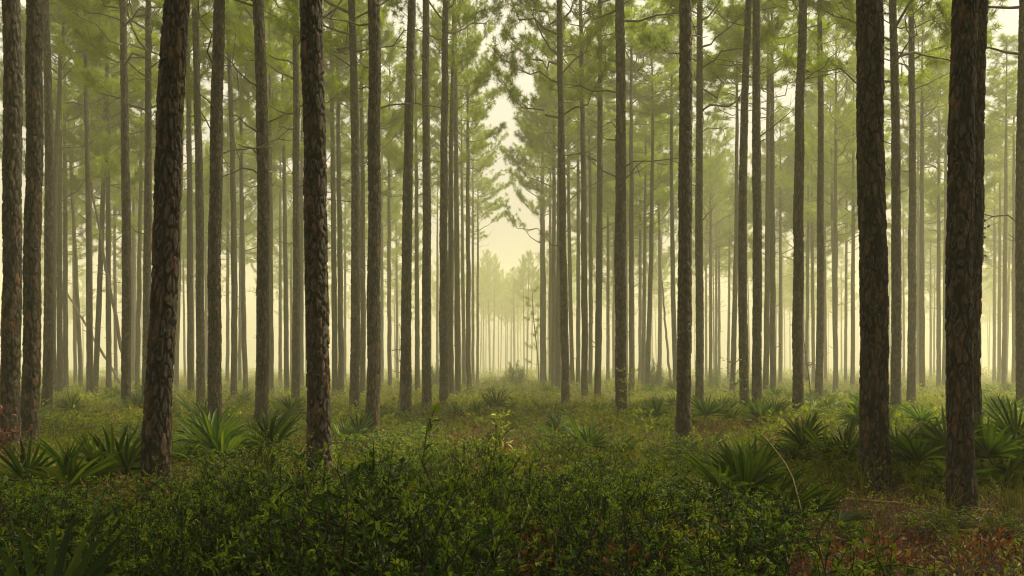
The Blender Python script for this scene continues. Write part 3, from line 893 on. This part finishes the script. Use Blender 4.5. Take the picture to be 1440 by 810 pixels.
PALMS = [
 # px, py(centre of plant, only used for x), d, h, fronds, label, dry, lean
 (52, 640, 9.6, .95, 13, 'bright palmetto fan at the foot of the dark left trunk', 0, None),
 (148, 632, 10.2, .98, 13, 'palmetto between the dark left-edge trunk and leaning thick trunk', 0, None),
 (312, 600, 12.8, 1.05, 17, 'widest palmetto clump just right of the leaning thick trunk', 0, None),
 (366, 603, 12.2, .95, 11, 'palmetto drooping toward the orange-flaked trunk, beside the widest clump', 1, 0.0),
 (20, 800, 3.6, 1.0, 8, 'dark near palmetto poking up at the bottom left corner', 0, None),
 (1056, 640, 8.7, 1.02, 17, 'largest palmetto, full round fan right of the lone straight dark trunk', 0, None),
 (1126, 645, 8.9, .62, 7, 'smaller palmetto leaning right beside the largest one', 0, 0.0),
 (1133, 590, 13.5, .95, 10, 'palmetto behind the leaning-right one, under the smooth-sided pine', 0, None),
 (1178, 595, 13.0, .95, 11, 'upright palmetto just left of the thick left-tilting trunk', 0, None),
 (1262, 610, 12.9, .95, 9, 'palmetto half hidden behind the thick left-tilting trunk', 0, None),
 (1309, 605, 11.8, .98, 15, 'dark glossy palmetto midway between the two thick right trunks', 0, None),
 (1408, 595, 12.0, 1.12, 15, 'tall palmetto right of the touching trunk pair', 0, None),
 (1446, 580, 12.6, 1.2, 12, 'tall palmetto cut by the right edge of the picture', 0, None),
 (1432, 640, 9.2, .72, 6, 'dry yellowing palmetto with drooping fronds near the right edge', 5, 3.14),
 (832, 600, 14.8, .98, 12, 'pale green palmetto alone in the open middle, right of the yellow sapling', 0, None),
 (672, 600, 15.5, .85, 9, 'yellowish palmetto in the open middle, left of the yellow sapling', 2, None),
 (405, 552, 23, 1.05, 10, 'small palmetto behind the gap between coarse-barked and orange-flaked trunks', 0, None),
 (492, 582, 17, .9, 9, 'palmetto between the orange-flaked trunk and straight dark trunk', 2, None),
 (652, 556, 24, .95, 10, 'small palmetto at the foot of the left corridor row', 0, None),
 (775, 560, 24, .9, 9, 'small palmetto at the foot of the right corridor row', 0, None),
 (932, 556, 22, 1.0, 10, 'small bright palmetto left of the lone straight dark trunk', 1, None),
 (1004, 556, 22, 1.0, 10, 'small palmetto right of the lone straight dark trunk', 0, None),
 (1078, 556, 22, 1.05, 12, 'small palmetto below the close cluster of four pines', 0, None),
 (1215, 556, 20, 1.0, 10, 'small palmetto left behind the thick left-tilting trunk', 0, None),
 (1318, 556, 20, 1.0, 10, 'small palmetto behind the dark glossy one', 0, None),
 (100, 550, 26, 1.0, 10, 'small palmetto right of the medium grey trunk on the far left', 0, None),
]
for i, (px, py, d, h, nf, lab, dry, lean) in enumerate(PALMS):
    palmetto(px, py, d, h, nf, 500 + i, lab, dry=dry, lean=lean)
prng = random.Random(5)
for i in range(46):
    d = prng.uniform(17, 48)
    X = prng.uniform(-.54, .54) * d
    px = HX + X * FPX / d
    side = 'left' if px < 560 else ('middle' if px < 860 else 'right')
    lab = {'left': 'small distant palmetto tuft among the hazy trunks left of the corridor',
           'middle': 'small distant palmetto tuft on the floor of the open corridor',
           'right': 'small distant palmetto tuft among the hazy trunks right of the corridor'}[side]
    palmetto(px, 550, d, prng.uniform(.75, 1.05), 8, 700 + i, lab,
             {'left': 'distant palmettos left of the corridor', 'middle': 'distant palmettos in the corridor', 'right': 'distant palmettos right of the corridor'}[side],
             dry=1 if prng.random() < .4 else 0)

# ------------------------------------------------------------------ shrubs
def shrub_arrays(seed, h, r, stems, twigs, lf, leaf_l, leaf_w):
    rng = np.random.default_rng(seed)
    tb = Tubes(); P, D, N, U = [], [], [], []
    for i in range(stems):
        az = i * 2.4 + rng.random(); rad = r * math.sqrt((i + .5) / stems) * (.8 + .4 * rng.random())
        hh = h * (1.0 - .42 * min(rad / r, 1.2) ** 2) * (.82 + .2 * rng.random())
        s = np.linspace(0, 1, 7)
        out = np.array([math.cos(az), math.sin(az), 0])
        pts = out * (rad * (0.25 + 0.75 * s ** .8))[:, None] * 1.0 + np.array([0, 0, hh]) * s[:, None] ** 1.1
        pts[1:] += rng.normal(size=(6, 3)) * .03
        tb.add(pts, .006 * (1 - .6 * s), 4)
        for k in range(twigs):
            u = .38 + .62 * (k + rng.random()) / twigs
            q = u * 6; a = min(int(q), 5); p = pts[a] + (pts[a + 1] - pts[a]) * (q - a)
            dr = norm(out * .3 + rng.normal(size=3) * .65 + np.array([0, 0, .75])); L = h * (.12 + .17 * rng.random())
            e = p + dr * L
            tb.add(np.stack([p, p + dr * L * .5 + rng.normal(size=3) * .008, e]), [.0032, .0026, .0016], 3)
            m = rng.random(lf) ** .8
            for w in m:
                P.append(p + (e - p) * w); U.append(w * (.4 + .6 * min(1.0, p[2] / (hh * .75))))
            dd = dr[None] * .55 + rng.normal(size=(lf, 3)) * .6 + np.array([0, 0, .22])
            D += list(dd); N += list(rng.normal(size=(lf, 3)) * .5 + np.array([0, 0, 1.0]))
    P, D, N, U = map(np.array, (P, D, N, U))
    n = len(P)
    L = leaf_l * (.7 + .6 * rng.random(n)); W = leaf_w * (.75 + .5 * rng.random(n))
    y = U > .72                                   # upper shoot tips paler: young growth plus light from above put into the colour
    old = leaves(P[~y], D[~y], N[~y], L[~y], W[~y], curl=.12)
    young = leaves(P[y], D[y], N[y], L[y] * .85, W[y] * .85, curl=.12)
    return old, young, tb.get()

M['pale_shrub_leaf'] = leaf_mat('pale_shrub_leaf', [(0.12, (0.016, 0.030, 0.003)), (0.45, (0.045, 0.068, 0.005)), (0.72, (0.10, 0.12, 0.008)), (0.92, (0.19, 0.17, 0.015))],
                                rough=0.45, trans=0.35, spec=0.22, scale=1.6, island=0.6, objvar=.45)
M['lit_young_leaf'] = leaf_mat('lit_young_shrub_leaf', [(0.15, (0.08, 0.15, 0.006)), (0.5, (0.18, 0.26, 0.009)), (0.85, (0.32, 0.34, 0.018))],
                           rough=0.42, trans=0.4, spec=0.25, scale=1.6, island=0.6, objvar=.35)  # fresh green, brightened to carry the light on the upper shoot tips
M['shrub_stem'] = plain_mat('shrub_stem', [(0.3, (0.022, 0.015, 0.010)), (0.7, (0.06, 0.042, 0.028))])
SHRUBS = []
for i in range(6):
    small = i >= 4
    old, young, stm = shrub_arrays(40 + i, .95, .55, 26, 12, 30 if small else 23, .023 if small else .032, .0095 if small else .0125)
    SHRUBS.append((mk_mesh('shrub_foliage', [(*old, 0), (*young, 1)], [M['pale_shrub_leaf' if small else 'shrub_leaf'], M['lit_young_leaf']]), mk_mesh('shrub_stems', [(*stm, 0)], [M['shrub_stem']])))

def zone(px, d):
    if px < 205: return ('leafy dark green shrub in the thicket left of the leaning thick trunk', 'shrubs left of the leaning trunk')
    if px < 440: return ('leafy dark green shrub in the thicket between leaning trunk and orange-flaked trunk', 'shrubs between the two thick left trunks')
    if px < 700: return ('leafy dark green shrub in the tall dense thicket right of the orange-flaked trunk', 'shrubs right of the orange-flaked trunk')
    if px < 950: return ('leafy dark green shrub in the foreground thicket below the open corridor', 'shrubs below the corridor')
    if px < 1240: return ('leafy dark green shrub in the thicket below the largest palmetto', 'shrubs below the largest palmetto')
    return ('leafy low green shrub growing around the thick right-hand trunks', 'shrubs around the thick right trunks')

def shrub_thing(x, y, h, wsc, k, rz, label, group):
    z = gz1(x, y)
    root = empty('gallberry_shrub', (x, y, z), rz)
    tag(root, label, 'shrub', group)
    a, b = SHRUBS[k]
    obj('foliage', a, root, scale=(wsc, wsc, h / .95)); obj('stems', b, root, scale=(wsc, wsc, h / .95))
    return root

def bare_patch(px, py):
    """the litter-strewn patch at lower right, in photo pixels of the ground point"""
    return px > 1040 + max(0, (700 - py)) * .9

srng = random.Random(21)
spots = []
tries = 0
while len(spots) < 150 and tries < 4500:
    tries += 1
    d = 4.2 + (12.5 - 4.2) * srng.random() ** .75
    x = srng.uniform(-.56, .56) * d
    px = HX + x * FPX / d; gy = HY + CAM_Z * FPX / d
    gap = float(fbm2(np.array([x * .75 + 11]), np.array([d * .75]), 44)[0])
    if gap < .475: continue                         # openings between the clumps
    if px > 1010 + 190 * (gap - .25) and d < 11.2 and not (len(spots) % 19 == 0 and d > 6.5): continue
    if any((x - tx) ** 2 + (d - ty) ** 2 < (tr + .22) ** 2 for tx, ty, tr in TREES): continue
    mind = .56 if d < 8 else .62
    if any((x - a) ** 2 + (d - b) ** 2 < mind ** 2 for a, b, *_ in spots): continue
    spots.append((x, d, px))
for x, d, px in spots:
    n = float(fbm2(np.array([x * .5]), np.array([d * .5]), 33)[0])
    h = (.62 + .62 * n) if d < 8.5 else (.48 + .45 * n)
    if 440 < px < 720 and d < 9: h *= 1.12
    if px > 1075: h *= .55
    top = np.interp(px, [0, 190, 235, 265, 300, 420, 440, 500, 560, 700, 760, 880, 940, 1000, 1060, 1120, 1440],
                    [668, 672, 655, 632, 622, 622, 650, 632, 618, 618, 640, 648, 642, 668, 700, 710, 700])
    h = min(h * (.35 + 2.2 * float(fbm2(np.array([x * 1.1]), np.array([d * 1.1]), 91)[0])), (CAM_Z - (top - HY) * d / FPX) * srng.uniform(.62, 1.02))
    if h < .2: continue
    lab, grp = zone(px, d)
    shrub_thing(x, d, h * srng.uniform(.9, 1.1), srng.uniform(.75, 1.25), srng.choice([0, 1, 2, 3, 4, 5] if d > 7 else [0, 1, 2, 3, 0, 1, 2, 3, 4]), srng.random() * 6.28, lab, grp)

mid_spots = []
tries = 0
while len(mid_spots) < 125 and tries < 5000:
    tries += 1
    d = srng.uniform(12, 32)
    x = srng.uniform(-.54, .54) * d
    px = HX + x * FPX / d
    if any((x - tx) ** 2 + (d - ty) ** 2 < (tr + .5) ** 2 for tx, ty, tr in TREES): continue
    if any((x - a) ** 2 + (d - b) ** 2 < .9 for a, b in mid_spots): continue
    if float(fbm2(np.array([x * .4 + 3]), np.array([d * .25]), 71)[0]) < .44: continue
    mid_spots.append((x, d))
    side = 'left' if px < 640 else ('centre' if px < 800 else 'right')
    shrub_thing(x, d, srng.uniform(.38, .68), srng.uniform(.9, 1.4), srng.choice([0, 2, 4, 5, 4, 5]), srng.random() * 6.28,
                {'left': 'knee-high bushy shrub on the middle ground among the left-hand trunks', 'centre': 'knee-high bushy shrub on the middle ground of the open corridor',
                 'right': 'knee-high bushy shrub on the middle ground among the right-hand trunks'}[side],
                {'left': 'middle ground shrubs left', 'centre': 'middle ground shrubs in the corridor', 'right': 'middle ground shrubs right'}[side])

# bigger hazy bushes far back
for j, (px, ytop, d, wpx, lab) in enumerate([(725, 511, 64, 36, 'rounded hazy bush standing alone at the end of the open corridor'),
                                    (921, 506, 55, 26, 'hazy bush behind the bowing pine right of the corridor'),
                                    (1003, 521, 55, 22, 'hazy bush right of the lone straight dark trunk'),
                                    (612, 513, 60, 22, 'hazy bush at the foot of the left corridor row')]):
    X, Y, Z = ray(px, ytop, d)
    h = Z + .1
    w = wpx * d / FPX / 1.15
    shrub_thing(X, Y, h, w, j % 6, j * 1.3, lab, 'hazy bushes far back in the wood')

# upright saplings with their own leaves
def sapling(px, d, ytop, nleaf, leaf_l, mat, seed, label, spread=.16):
    rng = np.random.default_rng(seed)
    X, Y, Zt = ray(px, ytop, d)
    root = empty('leafy_sapling', (X, Y, gz1(X, Y)))
    tag(root, label, 'sapling')
    s = np.linspace(0, 1, 8)
    pts = np.stack([.04 * np.sin(s * 4), .03 * np.sin(s * 3), Zt * s], 1)
    tb = Tubes(); tb.add(pts, .008 * (1 - .6 * s), 5)
    P, D = [], []
    for k in range(nleaf):
        u = .35 + .65 * rng.random(); p = pts[int(u * 7)]
        az = rng.random() * 6.28; dr = np.array([math.cos(az), math.sin(az), .6])
        e = p + dr * spread * rng.random()
        if k % 4 == 0: tb.add(np.stack([p, (p + e) / 2, e]), [.004, .003, .002], 3)
        P.append(e); D.append(dr + rng.normal(size=3) * .4)
    P = np.array(P); D = np.array(D)
    lv, lf_ = leaves(P, D, rng.normal(size=D.shape) * .4 + np.array([0, -.3, 1]), leaf_l * (.7 + .6 * rng.random(len(P))), leaf_l * .36, curl=.15)
    v, f = tb.get()
    obj('stem', mk_mesh('stem', [(v, f, 0)], [M['twig']]), root)
    obj('foliage', mk_mesh('foliage', [(lv, lf_, 0)], [mat]), root)
sapling(704, 14.5, 578, 60, .095, M['yellow_leaf'], 61, 'sapling with upright yellow-green leaves in the open middle')
sapling(884, 22, 515, 110, .09, M['cover_leaf'], 62, 'pale green leafy sapling at the right foot of the speckled straight trunk', .22)
sapling(1031, 26, 497, 90, .10, M['shrub_leaf'], 63, 'dark leafy sapling in front of the slim bowing pine', .3)
sapling(603, 13, 590, 90, .06, M['shrub_leaf'], 64, 'slender green sapling in front of the brown trunks left of the gap', .15)

M['dark_red_leaf'] = leaf_mat('dark_red_leaf', [(0.2, (0.05, 0.010, 0.008)), (0.6, (0.12, 0.022, 0.012)), (0.9, (0.18, 0.06, 0.02))], trans=0.25, tmul=(1.1, 1, .8))
def red_bush(px, d, h, seed, label, n=420):
    rng = np.random.default_rng(seed)
    X, Y, _ = ray(px, 600, d)
    old, young, stm = shrub_arrays(seed, h, .32, 9, 7, 7, .05, .024)
    root = empty('red_leaved_shrub', (X, Y, gz1(X, Y)))
    tag(root, label, 'shrub')
    obj('foliage', mk_mesh('red_foliage', [(*old, 0), (*young, 0)], [M['dark_red_leaf']]), root)
    obj('stems', mk_mesh('red_stems', [(*stm, 0)], [M['twig']]), root)
red_bush(4, 11.5, 1.15, 81, 'dark red-leaved shrub at the foot of the left-edge trunk')

# ------------------------------------------------------------------ fallen wood
A = ray(1186, 688, 10.4); B = ray(1284, 692, 10.1)
pole('fallen_branch', (A[0], A[1], .22), (B[0], B[1], .20), .014, .008, 'broken orange-brown branch lying at the foot of the thick left-tilting trunk', 'fallen branch', M['dead_wood'], seed=11, twigs=1)
def bent_stem():
    pts = np.array([ray(x, y, d) for x, y, d in ((1136, 765, 7.2), (1129, 725, 7.2), (1120, 690, 7.2), (1115, 672, 7.25), (1105, 652, 7.3), (1090, 632, 7.35), (1074, 612, 7.4))])
    v, f = tube(pts - pts[0], np.linspace(.006, .003, 7), 7)
    o = obj('dead_palmetto_stalk', smooth(mk_mesh('dead_palmetto_stalk', [(v, f, 0)], [M['straw_stem']])), None, pts[0])
    tag(o, 'bent straw-coloured dead stalk standing in front of the largest palmetto', 'dead stalk')
bent_stem()

# ------------------------------------------------------------------ ground cover: countless sprigs, grass, brown fern and litter
def scatter(tv, tf, X, Y, S, rng, sz=None, dz=0.0):
    n = len(X); k = len(tv)
    a = rng.random(n) * 6.28
    c, s = np.cos(a)[:, None], np.sin(a)[:, None]
    S = S[:, None]; SZ = S if sz is None else sz[:, None]
    x = (tv[None, :, 0] * c - tv[None, :, 1] * s) * S + X[:, None]
    y = (tv[None, :, 0] * s + tv[None, :, 1] * c) * S + Y[:, None]
    z = tv[None, :, 2] * SZ + ground_z(X, Y)[:, None] + dz
    V = np.stack([x, y, z], -1).reshape(-1, 3)
    F = (tf[None] + (np.arange(n) * k)[:, None, None]).reshape(-1, tf.shape[1])
    return V, F

def frustum(n, d0, d1, rng, p=1.0, wide=.57):
    d = d0 + (d1 - d0) * rng.random(n) ** p
    x = (rng.random(n) * 2 - 1) * (wide * d + .6)
    return x, d

def clump_leaves(seed, n, h, r, L, W):
    rng = np.random.default_rng(seed)
    a = rng.random(n) * 6.28; rr = r * np.sqrt(rng.random(n)); z = h * (1 - .5 * (rr / r) ** 2) * rng.random(n) ** .55
    P = np.stack([np.cos(a) * rr, np.sin(a) * rr, z], 1)
    D = np.stack([np.cos(a), np.sin(a), np.full(n, .9)], 1) + rng.normal(size=(n, 3)) * .6
    N = rng.normal(size=(n, 3)) * .6 + np.array([0, -.15, 1])
    return leaves(P, D, N, L * (.7 + .6 * rng.random(n)), W * (.7 + .6 * rng.random(n)))

def clump_blades(seed, n, h, r, w):
    rng = np.random.default_rng(seed)
    a = rng.random(n) * 6.28; o = np.stack([np.cos(a), np.sin(a), np.zeros(n)], 1)
    P = o * (rng.random((n, 1)) * r * .25)
    hh = h * (.6 + .5 * rng.random((n, 1)))
    mid = P + o * r * .35 * rng.random((n, 1)) + np.array([0, 0, .62]) * hh
    tip = P + o * r * (.5 + rng.random((n, 1))) + np.array([0, 0, 1.0]) * hh * (.7 + .4 * rng.random((n, 1)))
    s = norm(np.cross(o, [0, 0, 1])) * w
    v = np.stack([P - s, P + s, mid + s * .8, mid - s * .8, tip + s * .1, tip - s * .1], 1).reshape(-1, 3)
    b = np.arange(n)[:, None] * 6
    return v, np.concatenate([b + np.array([[0, 1, 2, 3]]), b + np.array([[3, 2, 4, 5]])])

def stuff(name, parts, mats, label):
    o = obj(name, mk_mesh(name, parts, mats))
    tag(o, label, None, None, 'stuff')
    return o

rng = np.random.default_rng(2)
def fern_weight(X, Y):
    px = HX + X * FPX / Y
    n = fbm2(X * .33 + 30, Y * .33, 66)
    w = np.clip((n - .47) * 6, 0, 1) * .9
    w = np.where((px > 1030) & (Y < 11.8), 1.0, w)
    w = np.where((Y < 11) & (px <= 1030), np.maximum(w, np.where(fbm2(X * .75 + 11, Y * .75, 44) < .48, .75, .15)), w)
    return np.where((px > 540) & (px < 820) & (Y > 14) & (Y < 40), np.maximum(w, .45), w)
parts = []
for j in range(3):                     # fine leafy sprigs, near
    tv, tf = clump_leaves(90 + j, 110, .42, .26, .05, .022)
    X, Y = frustum(760, 7.5, 26, rng, .85)
    n = fbm2(X * .35, Y * .35, 60)
    keep = (rng.random(len(X)) < np.clip((n - .25) * 3, .15, 1) * (1 - .6 * fern_weight(X, Y) - .4 * ((HX + X * FPX / Y > 1050) & (Y < 11))))
    X, Y = X[keep], Y[keep]
    parts.append((*scatter(tv, tf, X, Y, .8 + .5 * rng.random(len(X)), rng), 0))
for j in range(3):                     # coarser clumps, far
    tv, tf = clump_leaves(95 + j, 42, .55, .42, .10, .05)
    X, Y = frustum(1500, 20, 150, rng, 1.25)
    keep = rng.random(len(X)) > .4 * fern_weight(X, Y)
    X, Y = X[keep], Y[keep]
    parts.append((*scatter(tv, tf, X, Y, .75 + .6 * rng.random(len(X)), rng), 0))
tv, tf = clump_leaves(98, 40, 1.0, .8, .2, .1)
X, Y = frustum(1300, 110, 280, rng, 1.0)
parts.append((*scatter(tv, tf, X, Y, .7 + .8 * rng.random(len(X)), rng), 0))
stuff('low_undergrowth', parts, [M['cover_leaf']], 'low leafy green undergrowth carpeting the forest floor between the trunks')

parts = []
for j in range(3):                     # wiregrass
    tv, tf = clump_blades(110 + j, 26, .48, .28, .004)
    X, Y = frustum(700, 7.5, 40, rng, 1.0)
    keep = rng.random(len(X)) < np.clip((fbm2(X * .3 + 9, Y * .3, 63) - .3) * 3.2, .05, 1)
    X, Y = X[keep], Y[keep]
    parts.append((*scatter(tv, tf, X, Y, .7 + .6 * rng.random(len(X)), rng), 0))
    tv, tf = clump_blades(115 + j, 16, .55, .4, .010)
    X, Y = frustum(800, 30, 140, rng, 1.2)
    parts.append((*scatter(tv, tf, X, Y, .7 + .6 * rng.random(len(X)), rng), 0))
stuff('wiregrass', parts, [M['grass']], 'thin yellowing grass between the low shrubs')

parts = []
for j in range(3):                     # brown fern and dead stems: patches in the middle and at lower right
    tv, tf = clump_leaves(120 + j, 80, .44, .30, .06, .016)
    X, Y = frustum(1700, 5.0, 45, rng, 1.15)
    keep = rng.random(len(X)) < fern_weight(X, Y)
    X, Y = X[keep], Y[keep]
    low = np.where((HX + X * FPX / Y > 1030) & (Y < 11.8), .42, 1.0)
    S = (.7 + .6 * rng.random(len(X)))
    parts.append((*scatter(tv, tf, X, Y, S * np.sqrt(low), rng, sz=S * low), 0))
X, Y = frustum(1500, 6.4, 12, rng, 1.0)
keep = (HX + X * FPX / Y > 1010)
X, Y = X[keep], Y[keep]
tv, tf = clump_blades(130, 9, .16, .26, .0035)
parts.append((*scatter(tv, tf, X, Y, .6 + .7 * rng.random(len(X)), rng), 0))
stuff('brown_fern', parts, [M['fern']], 'red-brown withered fern and stalks in patches of the forest floor')

tv, tf = clump_leaves(150, 46, .34, .14, .04, .015)
X, Y = frustum(900, 5.6, 11.5, rng, 1.0)
keep = (HX + X * FPX / Y > 1000) & (rng.random(900) < .3)
X, Y = X[keep], Y[keep]
sp = scatter(tv, tf, X, Y, .5 + .6 * rng.random(len(X)), rng)
stuff('small_sprigs', [(*sp, 0)], [M['lit_young_leaf']], 'small pale green sprigs scattered over the brown litter')

# litter of fallen leaves and needles
n = 9000
X, Y = frustum(n, 5.5, 16, rng, 1.0)
P = np.stack([X, Y, ground_z(X, Y) + .01 + .03 * rng.random(n)], 1)
D = rng.normal(size=(n, 3)) * np.array([1, 1, .25]); N = rng.normal(size=(n, 3)) * .35 + np.array([0, 0, 1])
lv, lf_ = leaves(P, D, N, .05 + .07 * rng.random(n), .012 + .014 * rng.random(n))
stuff('leaf_litter', [(lv, lf_, 0)], [M['fern']], 'fallen brown leaves and needles littering the ground')

# reddened leaves on low sprigs along the near edge
tv, tf = clump_leaves(140, 26, .26, .16, .045, .022)
sv_, sf_ = tube(np.array([[0, 0, -.5], [.01, .01, -.2], [0, .01, .2]]), [.004, .003, .002], 4)
tv = np.concatenate([tv, sv_]); tf = np.concatenate([tf, sf_ + len(tv) - len(sv_)])
X, Y = [], []
r2 = random.Random(12)
for px, py, d, k in ((350, 790, 5.6, 6), (420, 800, 5.4, 10), (450, 795, 5.5, 6), (740, 790, 5.6, 8), (800, 790, 5.6, 12), (860, 800, 5.4, 12), (905, 770, 6.2, 6), (690, 640, 10, 3),
                     (985, 790, 6.4, 8), (1160, 800, 6.5, 8), (1250, 790, 7.0, 8), (1120, 740, 7.6, 6), (1390, 780, 7.2, 8)):
    for _ in range(k):
        x, y, z = ray(px + r2.gauss(0, 26), py, d + r2.gauss(0, .25)); X.append(x); Y.append(y)
X, Y = np.array(X), np.array(Y)
sv, sf = scatter(tv, tf, X, Y, .7 + .5 * rng.random(len(X)), rng, sz=.8 + .5 * rng.random(len(X)), dz=(np.where((HX + X * FPX / Y < 1010), .31, .04) + .1 * rng.random(len(X)))[:, None])
stuff('reddened_sprigs', [(sv, sf, 0)], [M['red_leaf']], 'red and orange leaves on sprigs along the near edge of the undergrowth')
print('objects', len(bpy.data.objects))
